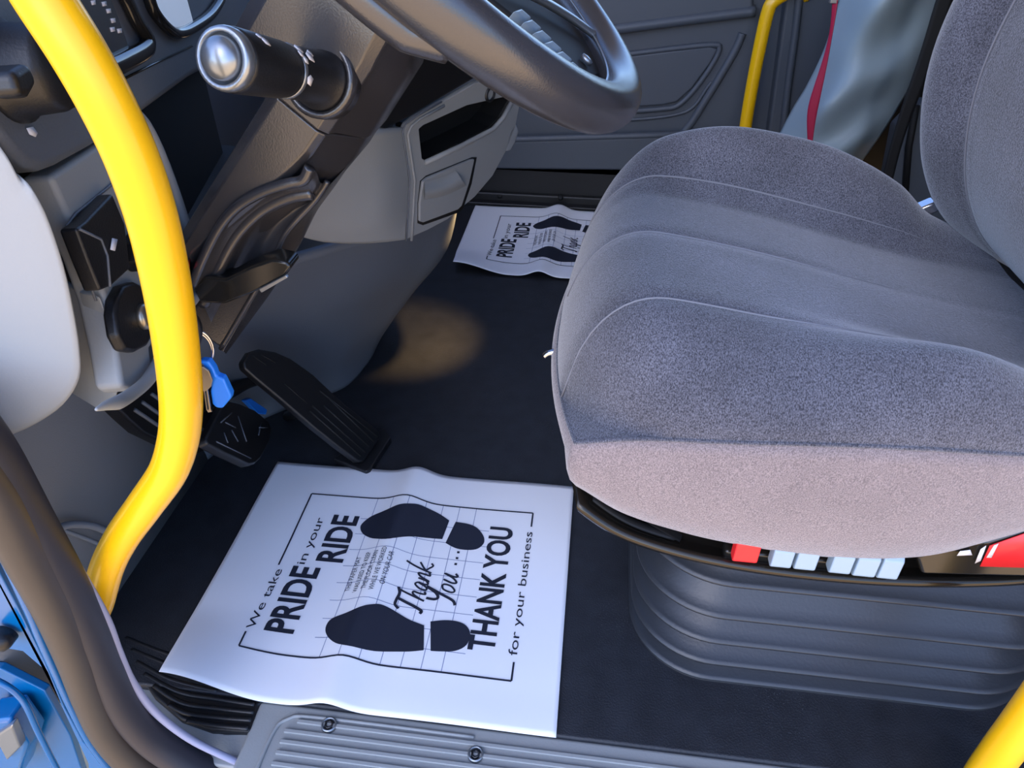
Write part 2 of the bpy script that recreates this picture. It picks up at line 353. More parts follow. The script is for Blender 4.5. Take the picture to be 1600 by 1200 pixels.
# ================================================================== driver seat
seat = empty('driver_seat', (.28, .735, 0))
tag(seat, 'grey velour driver seat on a ribbed black air suspension base', 'seat')
YC, HY, XC, HX = .735, .247, .24, .272
Z_INS = [(-.05, .552), (.05, .553), (.12, .545), (.2, .53), (.3, .506), (.4, .485), (.55, .465)]
Z_BOL = [(-.05, .555), (.03, .578), (.1, .602), (.16, .61), (.23, .602), (.3, .585), (.38, .548), (.43, .51), (.55, .47)]
Z_SEAM = [(-.04, .41), (.0, .43), (.06, .452), (.14, .466), (.22, .476), (.3, .479), (.38, .475), (.55, .465)]
Z_BOT = [(-.04, .37), (.0, .355), (.045, .328), (.1, .314), (.16, .307), (.27, .302), (.35, .312), (.43, .352), (.55, .38)]
def sq(u, v, k=.42):
    return XC + HX * u * math.sqrt(1 - k * v * v / 2) / 1.0, YC + HY * v * math.sqrt(1 - k * u * u / 2)
def ztop(u, v, x, y):
    bol = sstep(.42, .80, abs(v)) * (1 if v > 0 else .62 * sstep(.14, .36, x))
    zt = lerp_tab(x, Z_INS); zt += (lerp_tab(x, Z_BOL) - zt) * bol
    for ys in (.595, .735, .87):
        zt -= (.0035 if ys > .8 else .0022) * (1 - .7 * sstep(.12, .34, x)) * math.exp(-((y - ys) / .008) ** 2) * sstep(-.02, .03, x)
    st_ = .76 if v > 0 else .50 + .24 * sstep(.16, .38, x); a = max(0, (abs(v) - st_) / (1 - st_)); b = max(0, (-u - .62) / .38)
    rr = min(1, math.sqrt(a ** 2.0 + b ** 2.0)); zs = lerp_tab(x, Z_SEAM)
    return zs + (zt - zs) * max(0, 1 - rr ** 2.1) ** .60
def warp(t): return math.copysign(1 - (1 - abs(t)) ** 1.35, t)     # denser towards the edge
def ctop(a, b):
    u, v = warp(2 * a - 1), warp(2 * b - 1); x, y = sq(u, v)
    return Vector((x, y, ztop(u, v, x, y)))
cush = grid('seat_cushion', ctop, 96, 96, M_fabric, seat)
# side panel below the seam
bnd = []
N_ = 60
for k in range(N_): bnd.append((-1 + 2 * k / N_, -1))
for k in range(N_): bnd.append((1, -1 + 2 * k / N_))
for k in range(N_): bnd.append((1 - 2 * k / N_, 1))
for k in range(N_): bnd.append((-1, 1 - 2 * k / N_))
lev = [(0, 0), (.10, .004), (.35, .007), (.65, .004), (.86, -.006), (.96, -.02), (1.0, -.045)]
rings = []
for f, o_ in lev:
    rg = []
    for u, v in bnd:
        x, y = sq(u, v); n_ = Vector(((x - XC) / HX ** 2, (y - YC) / HY ** 2, 0)).normalized()
        zs, zb = lerp_tab(x, Z_SEAM), lerp_tab(x, Z_BOT)
        if abs(u + 1) < .001 and abs(v) < .9: zb = .385
        rg.append(Vector((x, y, zs + (zb - zs) * f)) + n_ * o_)
    rings.append(rg)
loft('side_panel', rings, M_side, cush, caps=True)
sm = []
for u, v in bnd:
    x, y = sq(u, v); sm.append(Vector((x, y, lerp_tab(x, Z_SEAM) - .001)))
tube('piping', sm, .0020, M_fabric, cush, 8, closed=True)
for ys, xe in ((.595, .36), (.735, .34), (.87, .43)):
    pts = []
    for k in range(40):
        x = -.024 + (xe + .024) * k / 39
        v = (ys - YC) / HY
        for _ in range(4):
            u = max(-1, min(1, (x - XC) / (HX * math.sqrt(1 - .21 * v * v)))); v = (ys - YC) / (HY * math.sqrt(1 - .21 * u * u))
        xx, yy = sq(u, v); pts.append(Vector((xx, yy, ztop(u, v, xx, yy) + .0006)))
    tube('seam', pts, [.0011 * min(1, (39 - k) / 14) + .00005 for k in range(40)], M_seam, cush, 6)
# backrest
BX = [(.44, .52), (.48, .475), (.52, .432), (.56, .405), (.60, .388), (.66, .374), (.72, .372), (.80, .385), (1.0, .43), (1.2, .48)]
def btop(a, b, back=False):
    u, v = warp(2 * a - 1), warp(2 * b - 1)             # u across y, v up
    k = .34
    y = YC + .250 * u * math.sqrt(1 - k * v * v / 2); z = .81 + .37 * v * math.sqrt(1 - k * u * u / 2)
    xb = lerp_tab(z, BX)
    ins = .028 * (1 - sstep(.45, .78, abs(u)))
    e = max(max(0, (abs(u) - .74) / .26), max(0, (abs(v) - .86) / .14)); 
    x = xb + ins + .055 * (1 - math.sqrt(max(0, 1 - e ** 2.2)))
    if back: x = lerp_tab(z, BX) + .155 - .09 * (1 - math.sqrt(max(0, 1 - e ** 2)))
    x += -.004 * math.exp(-((abs(u) - .52) / .012) ** 2) * -1
    return Vector((x, y, z))
bk = grid('backrest', lambda a, b: btop(a, b), 72, 72, M_fabric, seat)
grid('back_shell', lambda a, b: btop(a, b, True), 32, 32, M_black, bk)
for uu in (-.52, .52):
    tube('seam', [btop((1 + math.copysign(1 - (1 - abs(uu)) ** (1 / 1.35), uu)) / 2, k / 60) + Vector((-.0008, 0, 0)) for k in range(4, 57)], .0011, M_seam, bk, 6)
def edge_pts(f, n=40):
    return [f(k / n, 0) for k in range(n)] + [f(1, k / n) for k in range(n)] + [f(1 - k / n, 1) for k in range(n)] + [f(0, 1 - k / n) for k in range(n)]
loft('back_side', [edge_pts(lambda a, b: btop(a, b)), edge_pts(lambda a, b: btop(a, b, True))], M_fabric, bk, caps=False)
prism('recliner_bracket', [P(a, b, y=.93) for a, b in [(1424, 332), (1462, 316), (1476, 326), (1438, 345)]], (0, .02, 0), M_chrome, seat, .003)
# seat pan with rolled lip
def pan_ring(inset, dz):
    rg = []
    for u, v in bnd:
        x, y = sq(u, v); n_ = Vector(((x - XC) / HX ** 2, (y - YC) / HY ** 2, 0)).normalized()
        rg.append(Vector((x, y, lerp_tab(x, [(-.04, .352), (-.01, .338), (.0, .328), (.035, .308), (.07, .298), (.14, .289), (.25, .285), (.6, .282)]) + dz)) - n_ * inset)
    return rg
pn = loft('seat_pan', [pan_ring(.075, .030), pan_ring(.062, .022), pan_ring(.054, .004), pan_ring(.044, -.003), pan_ring(.030, -.002), pan_ring(.020, .004), pan_ring(.014, .005), pan_ring(.010, .001), pan_ring(.012, -.005), pan_ring(.024, -.011), pan_ring(.06, -.018), pan_ring(.10, -.022)], M_pan, seat)
tube('slot', [p for p in pan_ring(.036, .0) if p.y < .56 and .01 < p.x < .125], 0, M_deep, pn, 8, flat=(.006, .0025), up=(0, 0, 1))
box('base_plate', (.10, .555, .235), (.60, .92, .292), M_gloss, seat, .01)
tube('height_lever', crom([P(885, 548, y=.70), P(860, 551, y=.70), P(851, 556, y=.70)]), .004, M_chrome, seat, 10)
# suspension bellows
prof = []
RZ = [.004, .040, .086, .138, .200]
prof.append((.0, 0.0))
for i, z in enumerate(RZ):
    up = RZ[i + 1] if i + 1 < len(RZ) else .252
    h = up - z
    prof += [(.003, z - .0035), (-.001, z - .001), (-.001, z + .002), (.004, z + .004), (.014, z + .20 * h), (.026, z + .46 * h), (.040, z + .72 * h), (.043, z + .86 * h), (.018, z + .955 * h)]
prof.append((.02, .262))
rings = [[Vector((p.x + .006 * (1 - z / .25), p.y, p.z)) for p in rrect(.088 + i_, .62 - i_, .546 + i_, .925 - i_, .105 - i_ * .6, z, 14)] for i_, z in prof]
loft('bellows', rings, M_rubber, seat)
# adjuster tabs on the near side of the base
YT = .507
def tabpiece(name, x0, x1, z0, z1, m, label=None):
    pr = [(-.004, z1), (.004, z1 + .002), (-.010, z1 - .004), (-.013, (z0 + z1) / 2), (-.011, z0), (.0, z0 - .001), (.004, z0 + .004)]
    a = [(YT + .004, z1), (YT - .006, z1), (YT - .011, z1 - .006), (YT - .012, z0 + .004), (YT - .009, z0), (YT + .002, z0)]
    o = prism(name, [(x0, y, z) for y, z in a], (x1 - x0, 0, 0), m, seat, .0018)
    if label: o['label'] = label
    return o
def xt(px, py=870): return P(px, py, y=YT - .011).x
def zt_(px, py): return P(px, py, y=YT - .011).z
tabpiece('adjuster_tab', xt(1146), xt(1186), zt_(1165, 881), zt_(1165, 846), M_redp, 'red adjuster tab')
for a, b, t_, b_ in ((1208, 1242, 856, 888), (1247, 1282, 858, 892), (1305, 1340, 865, 898), (1345, 1382, 868, 903), (1386, 1420, 871, 907)):
    tabpiece('adjuster_tab', xt(a), xt(b), zt_(a, b_), zt_(a, t_), M_white, 'pale adjuster tab')
box('tab_housing', (xt(1138), YT + .004, .270), (xt(1440), YT + .02, .300), M_gloss, seat, .004)
hs = prism('control_cover', [P(a, b, y=YT) for a, b in [(1432, 872), (1470, 852), (1545, 846), (1700, 800), (1700, 905), (1440, 898)]], (0, .03, 0), M_gloss, seat, .004)
lb = prism('warning_label', [P(a, b, y=YT - .001) for a, b in [(1546, 852), (1600, 833), (1680, 812), (1680, 888), (1531, 884)]], (0, -.001, 0), M_redp, hs, 0)
prism('label_mark', [P(a, b, y=YT - .0025) for a, b in [(1553, 852), (1560, 849), (1549, 871), (1541, 871)]], (0, -.0004, 0), M_whitep, lb, 0)
prism('label_mark', [P(a, b, y=YT - .0025) for a, b in [(1532, 858), (1541, 852), (1532, 876), (1523, 880)]], (0, -.0004, 0), M_whitep, lb, 0)
prism('label_mark', [P(a, b, y=YT - .0025) for a, b in [(1500, 861), (1516, 859), (1519, 867), (1495, 868)]], (0, -.0004, 0), M_whitep, lb, 0)
for k in range(7):
    prism('label_line', [P(a, b, y=YT - .0022) for a, b in [(1568, 846 + 5 * k), (1640, 840 + 5 * k), (1640, 841.2 + 5 * k), (1568, 847.2 + 5 * k)]], (0, -.0003, 0), M_whitep, lb, 0) if k % 2 == 0 and False else None

# ================================================================== paper floor mats
MX, MY, MW, MD = -.529, .440, .531, .436
def corner(mx, my): return (1 - sstep(0, .16, mx)) * (1 - sstep(0, .14, my))
def zpaper(mx, my):
    x0 = .247 + .02 * (my - .2) / .2 * .5
    rid = .0165 * math.exp(-((mx - x0) / .030) ** 2) - .0 * math.exp(-((mx - x0 + .07) / .03) ** 2)
    rip = .0022 * math.sin(mx * 21 + my * 9) * .5 + .0015 * math.sin(my * 17 + 1)
    near = .0015 * (1 - sstep(0, .06, my)) + .022 * corner(mx, my)
    return .0045 + rid + rip + near
def mpx(px, py):
    z = 0
    for _ in range(5):
        p = P(px, py, z=z); z = zpaper(p.x - MX, p.y - MY)
    return (p.x - MX, p.y - MY)
def paper_mesh(name, polys=None, me2d=None, lift=.0009, m=M_ink, parent=None):
    bm = bmesh.new()
    if me2d is not None: bm.from_mesh(me2d)
    for pl in polys or []:
        bm.faces.new([bm.verts.new((x, y, 0)) for x, y in pl])
    bmesh.ops.triangulate(bm, faces=bm.faces)
    xs = [v.co.x for v in bm.verts]; ys = [v.co.y for v in bm.verts]
    def sl(axis, lo, hi, st):
        k = math.floor(lo / st) + 1
        while k * st < hi:
            co = [0, 0, 0]; co[axis] = k * st; no = [0, 0, 0]; no[axis] = 1
            bmesh.ops.bisect_plane(bm, geom=bm.verts[:] + bm.edges[:] + bm.faces[:], plane_co=co, plane_no=no); k += 1
    sl(0, min(xs), max(xs), .008); sl(1, min(ys), max(ys), .03)
    for v in bm.verts:
        c_ = corner(v.co.x, v.co.y); v.co = Vector((v.co.x + .012 * c_, v.co.y + .012 * c_, zpaper(v.co.x, v.co.y) + lift))
    bmesh.ops.recalc_face_normals(bm, faces=bm.faces)
    me = bpy.data.meshes.new(name); bm.to_mesh(me); bm.free(); me.materials.append(m)
    for p in me.polygons: p.use_smooth = True
    o = bpy.data.objects.new(name, me); COL.objects.link(o)
    if parent: o.parent = parent
    return o
def text2d(s, x_left, y_start, y_end, x_base, offset=0, shear=0):
    """lettering that reads along +y with letter tops towards -x; cap top at x_left, baseline at x_base"""
    cu = bpy.data.curves.new('t', 'FONT'); cu.body = s; cu.size = 1; cu.offset = offset; cu.shear = shear; cu.resolution_u = 4
    o = bpy.data.objects.new('t', cu); COL.objects.link(o)
    dg = bpy.context.evaluated_depsgraph_get(); me = bpy.data.meshes.new_from_object(o.evaluated_get(dg))
    bpy.data.objects.remove(o)
    xs = [v.co.x for v in me.vertices]; lo, hi = min(xs), max(xs)
    cap = .73
    for v in me.vertices:
        tx, ty = (v.co.x - lo) / (hi - lo), v.co.y / cap
        v.co = Vector((x_base - ty * (x_base - x_left), y_start + tx * (y_end - y_start), 0))
    return me
def stroke(pts, wd):
    pts = [Vector((a, b, 0)) for a, b in pts]; L = []; R = []
    for i, p in enumerate(pts):
        t = (pts[min(i + 1, len(pts) - 1)] - pts[max(i - 1, 0)]).normalized(); n_ = Vector((-t.y, t.x, 0)) * (wd[i] if isinstance(wd, list) else wd) / 2
        L.append(p + n_); R.append(p - n_)
    return [[(L[i].x, L[i].y), (L[i + 1].x, L[i + 1].y), (R[i + 1].x, R[i + 1].y), (R[i].x, R[i].y)] for i in range(len(pts) - 1)]
mroot = empty('paper_floor_mat', (0, 0, 0))
V = []; F = []; nu, nv = 90, 50
for j in range(nv + 1):
    for i in range(nu + 1):
        x, y = MW * i / nu, MD * j / nv; c_ = corner(x, y); V.append((x + .012 * c_, y + .012 * c_, zpaper(x, y)))
F = [[j * (nu + 1) + i, j * (nu + 1) + i + 1, (j + 1) * (nu + 1) + i + 1, (j + 1) * (nu + 1) + i] for j in range(nv) for i in range(nu)]
sh = mesh('sheet', V, F, M_paper, mroot); solidify(sh, .0004)
bx0, bx1, by0, by1, lw = .088, .467, .068, .366, .0026
def hl(x0, x1, y, w_): return [(x0, y - w_ / 2), (x1, y - w_ / 2), (x1, y + w_ / 2), (x0, y + w_ / 2)]
def vl(x, y0, y1, w_): return [(x - w_ / 2, y0), (x + w_ / 2, y0), (x + w_ / 2, y1), (x - w_ / 2, y1)]
paper_mesh('border', [hl(bx0, bx1, by0, lw), hl(bx0, bx1, by1, lw), vl(bx0, .216, by1, lw), vl(bx0, by0, .094, lw), vl(bx1, .337, by1, lw), vl(bx1, by0, .096, lw)], parent=mroot)
gl = [vl(.2045 + .0280 * k, by0, by1, .0009) for k in range(7)] + [hl(.187, .400, .100 + .0316 * k, .0009) for k in range(8)]
paper_mesh('grid_lines', gl, m=M_gridink, lift=.0003, parent=mroot)
def blob(pxs): return [(p.x, p.y) for p in crom([Vector((*mpx(a, b), 0)) for a, b in pxs], 5, True)]
def sharp(pxs, n=4):
    """closed outline, first-to-second edge straight (the cut across the shoe)"""
    q = [Vector((*mpx(a, b), 0)) for a, b in pxs]; return [(p.x, p.y) for p in crom(q, n)]
sole1 = [(703, 815), (685, 803), (660, 791), (638, 788), (615, 793), (585, 806), (568, 818), (564, 827), (570, 837), (588, 843), (610, 843), (650, 840), (692, 844)]
heel1 = [(697, 850), (712, 858), (728, 861), (745, 860), (756, 852), (757, 841), (748, 828), (735, 821), (713, 817)]
sole2 = [(663, 979), (640, 970), (615, 955), (596, 946), (578, 946), (550, 955), (520, 967), (509, 982), (513, 997), (530, 1008), (560, 1014), (610, 1020), (640, 1020), (662, 1018)]
heel2 = [(673, 1019), (690, 1020), (712, 1019), (729, 1010), (735, 993), (729, 980), (715, 973), (695, 971), (673, 973)]
paper_mesh('shoe_print', [sharp(sole1), sharp(heel1)], parent=mroot)
paper_mesh('shoe_print', [sharp(sole2), sharp(heel2)], parent=mroot)
def letter(name, *a, **k): return paper_mesh(name, me2d=text2d(*a, **k), parent=mroot)
letter('lettering', 'We take', .0845, .100, .208, .0975)
letter('lettering', 'PRIDE', .110, .101, .218, .153, offset=.028)
letter('lettering', 'in your', .113, .222, .316, .127)
letter('lettering', 'RIDE', .140, .231, .325, .183, offset=.028)
letter('lettering', 'THANK YOU', .400, .107, .331, .437, offset=.028)
letter('lettering', 'for your business', .457, .106, .326, .470)
for s_, x_, a_, b_ in (('THIS PAPER MAT', .212, .178, .243), ('WAS USED TO KEEP', .2255, .174, .250), ('THE FLOOR CLEAN', .238, .178, .250), ('WHILE WE WORKED', .2505, .176, .256), ('ON YOUR CAR', .263, .190, .250)):
    letter('lettering', s_, x_ - .0078, a_, b_, x_)
# brush-script "Thank You..." : strokes in text space (u along +y reading direction, v up = -x)
def script(strokes, y0, xb, sc, sl):
    out = []
    for pts, wd in strokes:
        q = crom([Vector((u, v, 0)) for u, v in pts], 6)
        out += stroke([(xb - p.y * sc * 1.3, y0 + (p.x + p.y * sl) * sc) for p in q], wd)
    return out
SCR1 = [([(-.1, 1.05), (.05, 1.25), (.4, 1.25), (.9, 1.2), (1.25, 1.32)], .0042), ([(.55, 1.25), (.5, .8), (.42, .3), (.3, 0), (.1, .05)], .0046),
        ([(1.15, 1.3), (1.1, .7), (1.02, 0)], .0032), ([(1.02, .1), (1.2, .55), (1.4, .6), (1.42, .3), (1.5, .02), (1.65, .1)], .0030),
        ([(2.15, .5), (1.95, .62), (1.75, .35), (1.8, .05), (2.0, .08), (2.15, .5), (2.15, .15), (2.28, .02), (2.4, .12)], .0030),
        ([(2.45, .55), (2.45, 0), (2.6, .45), (2.8, .6), (2.85, .3), (2.88, .02), (3.05, .1)], .0030),
        ([(3.25, 1.3), (3.15, .6), (3.1, 0)], .0032), ([(3.6, .65), (3.2, .32), (3.4, .15), (3.65, 0), (3.8, .1)], .0030)]
SCR2 = [([(0, 1.15), (.1, .8), (.3, .65), (.55, .8), (.75, 1.25), (.6, .6), (.45, 0), (.2, -.15)], .0044),
        ([(1.2, .6), (.95, .5), (.92, .15), (1.1, 0), (1.32, .2), (1.3, .5), (1.15, .6)], .0030),
        ([(1.6, .6), (1.55, .2), (1.68, .0), (1.9, .2), (2.02, .6), (2.0, .2), (2.1, .0), (2.25, .12)], .0032)]
paper_mesh('script_lettering', script(SCR1, .152, .325, .0245, .36), parent=mroot)
dots = [hl(.3565, .3605, .250 + .0115 * k, .004) for k in range(3)]
paper_mesh('script_lettering', script(SCR2, .172, .366, .0262, .36) + dots, parent=mroot)
mroot.location = (MX, MY, 0); mroot.rotation_euler.z = .004
tag(mroot, 'white paper floor mat beside the pedals, lying under the edge of the seat', 'paper mat', 'printed paper floor mats')
m2 = mroot.copy(); COL.objects.link(m2); m2.location = (-.367, 1.618, 0); m2.rotation_euler.z = 0
m2['label'] = 'white paper floor mat on the passenger side, half hidden behind the seat'
for ch in list(mroot.children):
    c = ch.copy(); COL.objects.link(c); c.parent = m2

# ================================================================== yellow grab bars
def bar(label, path, r, feet=()):
    g_ = empty('grab_bar', path[0]); tag(g_, label, 'grab bar')
    tube('bar', crom(path, 10), r, M_yel, g_, 20)
    for c, ax in feet: lathe('mounting_foot', c, ax, [(r * 1.2, -.012), (r * 1.9, -.012), (r * 1.9, -.004), (r * 1.15, .006), (r * 1.0, .012)], M_yel, g_, 20)
    return g_
YB = .405
gb = [P(a, b, y=YB) for a, b in [(28, -70), (70, 0), (122, 82), (168, 165), (207, 250), (236, 335), (256, 420), (270, 500), (280, 580), (283, 640), (278, 690), (262, 738), (226, 790), (189, 842), (166, 890), (150, 950)]]
bar('thick yellow grab bar curving down past the switches and keys', [gb[0] + Vector((-.02, .0, .05))] + gb + [gb[-1] + Vector((-.03, .01, -.04))], .0162)
gf = [P(a, b, y=2.04) for a, b in [(1160, 240), (1166, 190), (1178, 120), (1190, 60), (1200, 18), (1209, 2)]]
bar('slim yellow grab bar standing by the passenger door', gf + [gf[-1] + Vector((.03, .0, .02)), gf[-1] + Vector((.07, .03, .025))], .0165, [(gf[-1] + Vector((.07, .03, .025)), (-1, -.3, 0))])
gr = [P(a, b, y=.42) for a, b in [(1700, 985), (1650, 1060), (1600, 1128), (1562, 1178), (1530, 1225), (1500, 1290)]]
bar('yellow grab bar cut off in the corner next to the suspension base', gr, .0185)

# ================================================================== steering column and wheel
N = Vector((.656, 0, .755)); E1 = Vector((0, 1, 0)); E2 = Vector((.755, 0, -.656)); WC = Vector((-.159, .693, .8545)); WR = .2294
sc_ = empty('steering_column', (-.50, .70, .45))
tag(sc_, 'dark plastic steering column with a control stalk and tilt lever', 'steering column')
def colp(pts, y): return [P(a, b, y=y) for a, b in pts]
def cp(t, v, w): return WC - N * t + E1 * v + E2 * w
def section(t, wn, wm, top, v0, v1, ch=.010):
    """cross-section of the column at distance t below the wheel: near side at v0, far side at v1, belly depth wm"""
    return [cp(t, v0 + ch, top), cp(t, v0, top + ch), cp(t, v0, wn - ch), cp(t, v0 + ch * .5, wn - ch * .3), cp(t, v0 + ch * 1.4, wn), cp(t, v0 + .05, wm - .004), cp(t, v0 + .07, wm), cp(t, v1 - .03, wm), cp(t, v1, wn - ch), cp(t, v1, top + ch), cp(t, v1 - ch, top)]
v0 = .63 - .693; v1 = .085
loft('upper_shroud', [section(t, wn, wm, tp, v0 + dv, v1 - dv, .014) for t, wn, wm, tp, dv in ((.034, .040, .05, -.055, .012), (.060, .046, .06, -.06, .002), (.112, .0515, .07, -.062, 0), (.122, .053, .075, -.062, 0), (.196, .0545, .08, -.062, 0), (.1975, .052, .077, -.06, .002))], M_colm, sc_, smooth=True, bevel=.006)
lw_ = loft('lower_shroud', [section(t, wn, wm, tp, v0 + .003 + dv, v1 - .003 - dv) for t, wn, wm, tp, dv in ((.1985, .052, .078, -.012, 0), (.225, .052, .080, -.012, 0), (.27, .046, .078, -.012, .0), (.33, .032, .072, -.012, .0), (.40, .018, .06, -.012, .0), (.47, .012, .05, -.012, .004))], M_colm, sc_, bevel=.006)
# flared scoop under the lower shroud
ridge = [(484, 262), (474, 281), (450, 287), (410, 300), (372, 322), (345, 352), (322, 395), (300, 445)]
mid = [(500, 285), (488, 301), (452, 307), (412, 326), (380, 355), (358, 387), (338, 428), (318, 475)]
edge = [(512, 283), (492, 312), (466, 340), (448, 362), (436, 385), (424, 410), (400, 452), (345, 545)]
far = [(566, 226), (528, 282), (500, 322), (484, 352), (470, 380), (452, 410), (420, 462), (352, 552)]
rows_ = [colp(ridge, .628), [p + Vector((0, .004, 0)) for p in colp([(a + 8, b + 9) for a, b in ridge], .634)], colp(mid, .648), colp([((a + c) / 2 + 2, (b + d) / 2 + 2) for (a, b), (c, d) in zip(mid, edge)], .672), colp(edge, .668), colp([(a + 5, b + 4) for a, b in edge], .672), colp(far, .73), [p + Vector((-.03, .03, .0)) for p in colp(far, .75)]]
rows_ = [crom(r_, 5) for r_ in rows_]
cc = [crom([r_[k] for r_ in rows_], 4) for k in range(len(rows_[0]))]
sc2 = grid('scoop', lambda u, v: cc[round(u * (len(cc) - 1))][round(v * (len(cc[0]) - 1))], len(cc) - 1, len(cc[0]) - 1, M_colm, lw_)
tube('scoop_ridge', crom(colp(ridge, .630), 6), .0055, M_colm, sc2, 12)
tube('scoop_ridge', crom(colp(mid[1:], .650), 6), .0075, M_colm, sc2, 12)
tube('scoop_ridge', crom(colp(edge, .668), 6), .003, M_colm, sc2, 10)
tip = prism('column_tip', colp([(318, 440), (345, 425), (404, 452), (380, 500), (345, 546), (318, 528), (292, 500)], .668), (0, .09, 0), M_colm, lw_, .006)
# tilt lever
lv = prism('tilt_lever', colp([(300, 448), (318, 434), (352, 436), (392, 416), (425, 405), (448, 410), (455, 418), (446, 431), (420, 446), (395, 458), (352, 476), (312, 474)], .635), (0, .028, 0), M_gloss, sc_, .006, 4)
prism('lever_edge', colp([(404, 452), (446, 430), (450, 434), (408, 458)], .632), (0, .004, 0), M_sil, lv, .001)
# multifunction stalk
s_end = P(346, 91, y=.505); s_mid = P(430, 102, y=.57); s_base = P(500, 122, y=.632)
ax = (s_end - s_base).normalized(); L_ = (s_end - s_base).length
st = lathe('stalk', s_base, ax, [(.028, -.01), (.028, .002), (.026, .006), (.0215, .01), (.0205, L_ * .45), (.0205, L_ * .46), (.0215, L_ * .5), (.0225, L_ - .012), (.0215, L_ - .008)], M_black, sc_, 32)
lathe('collar', s_base, ax, [(.034, -.012), (.034, .003), (.031, .006), (.028, .004), (.027, -.01)], M_colm, st, 32)
lathe('end_ring', s_base, ax, [(.0205, L_ - .012), (.0215, L_ - .010), (.0220, L_ - .004), (.021, L_), (.0175, L_ + .001), (.0180, L_ - .004), (.01, L_ - .004)], M_sil, st, 32)
lathe('end_button', s_base, ax, [(.0150, L_ - .006), (.0150, L_ + .001), (.0135, L_ + .005), (.009, L_ + .008), (.005, L_ + .0095), (.001, L_ + .010)], M_sil, st, 32)
lathe('dial_ring', s_base, ax, [(.0205, L_ * .40), (.0213, L_ * .41), (.0213, L_ * .43), (.0205, L_ * .44)], M_sil, st, 32)
sx = ax.cross(Vector((0, 0, 1))).normalized(); sq_ = sx.cross(ax).normalized()
if sq_.z < 0: sq_ = -sq_
cam_side = (CAM - s_mid).normalized()
t_side = (cam_side - ax * cam_side.dot(ax)).normalized(); t_up = ax.cross(t_side).normalized()
if t_up.z < 0: t_up = -t_up
for a_, h_, s_ in ((50, .78, .0035), (62, .80, .003), (55, .44, .004), (42, .455, .003), (30, .43, .003), (40, .36, .0045), (50, .33, .003), (-8, .40, .0042)):
    a_ = math.radians(a_); d_ = t_side * math.cos(a_) + t_up * math.sin(a_); q_ = ax.cross(d_).normalized()
    c_ = s_base + ax * (L_ * h_) + d_ * .0222
    prism('stalk_icon', [c_ + ax * s_ + q_ * s_ * .5, c_ + ax * s_ * .2 + q_ * s_, c_ - ax * s_ + q_ * s_ * .4, c_ - ax * s_ * .6 - q_ * s_, c_ + ax * s_ * .7 - q_ * s_ * .6], d_ * .0005, M_whitep, st, 0)

sw = empty('steering_wheel', WC); tag(sw, 'black leather steering wheel above the seat edge', 'steering wheel')
def wp(a, r_, h): return WC + (E1 * math.cos(a) + E2 * math.sin(a)) * r_ + N * h
tube('rim', [wp(2 * math.pi * k / 120, WR, 0) for k in range(120)], 0, M_lth, sw, 22, closed=True, flat=(.0195, .0215), up=N)
tube('rim_seam', [wp(2 * math.pi * k / 120, WR - .0195, .004) for k in range(120)], .0012, M_sil, sw, 6, closed=True)
tube('rim_back_cover', [wp(math.radians(157 + 50 * k / 40), WR - .004, -.024 + .010 * max(0, 1 - k / 5)) for k in range(41)], 0, M_lth, sw, 16, flat=(.015, .013), up=N)
lathe('hub', WC - N * .05, N, [(.045, -.03), (.05, .0), (.075, .012), (.085, .03), (.08, .045), (.05, .055), (.001, .058)], M_black, sw, 40)
for a0 in (0, 180):
    a = math.radians(a0); w0, w1 = (.030, .022) if a0 in (0, 180) else (.022, .016)
    pts = []
    dirv = E1 * math.cos(a) + E2 * math.sin(a); sd_ = N.cross(dirv)
    rg = []
    for r_, h, ww, th in ((.06, -.02, w0, .012), (.12, -.022, w0 * .9, .010), (.17, -.014, w1, .009), (.222, -.003, w1 * 1.1, .008)):
        c_ = WC + dirv * r_ + N * h
        rg.append([c_ + sd_ * ww * math.cos(t_) + N * th * math.sin(t_) for t_ in [2 * math.pi * k / 16 for k in range(16)]])
    s__ = loft('spoke', rg, M_black, sw)
    if a0 in (62, 118):
        tube('spoke_trim', [WC + dirv * r_ + N * (h + .0105) + sd_ * ((.012 if a0 == 62 else -.012)) for r_, h in ((.09, -.02), (.14, -.018), (.18, -.010), (.212, -.002))], .005, M_sil, s__, 8)
# lower spoke plate with finger ridges and bright trim, laid out on the wheel plane
def WX(px, py, h=0): return PL(px, py, WC + N * h, N)
prism('lower_plate', [WX(a, b, -.006) for a, b in [(745, -20), (800, 22), (855, 72), (906, 116), (928, 122), (952, 108), (962, 96), (950, 80), (880, 26), (835, 2), (815, -20)]], -N * .012, M_deep, sw, .003)
for k in range(6):
    a0, b0_ = 816 + 16 * k, 12 + 16.5 * k
    prism('finger_ridge', [WX(a, b, .010 - .006 * q) for a, b, q in [(a0, b0_, 0), (a0 + 16, b0_ + 14, 1), (a0 + 6, b0_ + 20, 1), (a0 - 12, b0_ + 4, 0)]], -N * .012, M_white, sw, .002)  # pale colour stands in for sky reflected on the dark ridges
tube('lower_trim', crom([WX(a, b, .004) for a, b in [(790, -25), (838, -4), (880, 20), (912, 42), (938, 62), (955, 78), (966, 98)]]), 0, M_sil, sw, 10, flat=(.005, .004), up=N)
lathe('trim_screw', WX(914, 96, -.004), N, [(.006, 0), (.006, .004), (.002, .005)], M_sil, sw, 14)

# ================================================================== dashboard, driver end
dash = empty('dashboard', (-.60, .55, .45))
tag(dash, 'light grey dashboard end with dark instrument housing and rocker switches', 'dashboard')
A_ = P(105, 345, y=.470); B_ = P(240, 205, y=.680); D_ = P(310, 450, y=.655)
SN = (B_ - A_).cross(D_ - A_).normalized()
if SN.x < 0: SN = -SN
def SP(px, py, off=0): return PL(px, py, A_ + SN * off, SN)
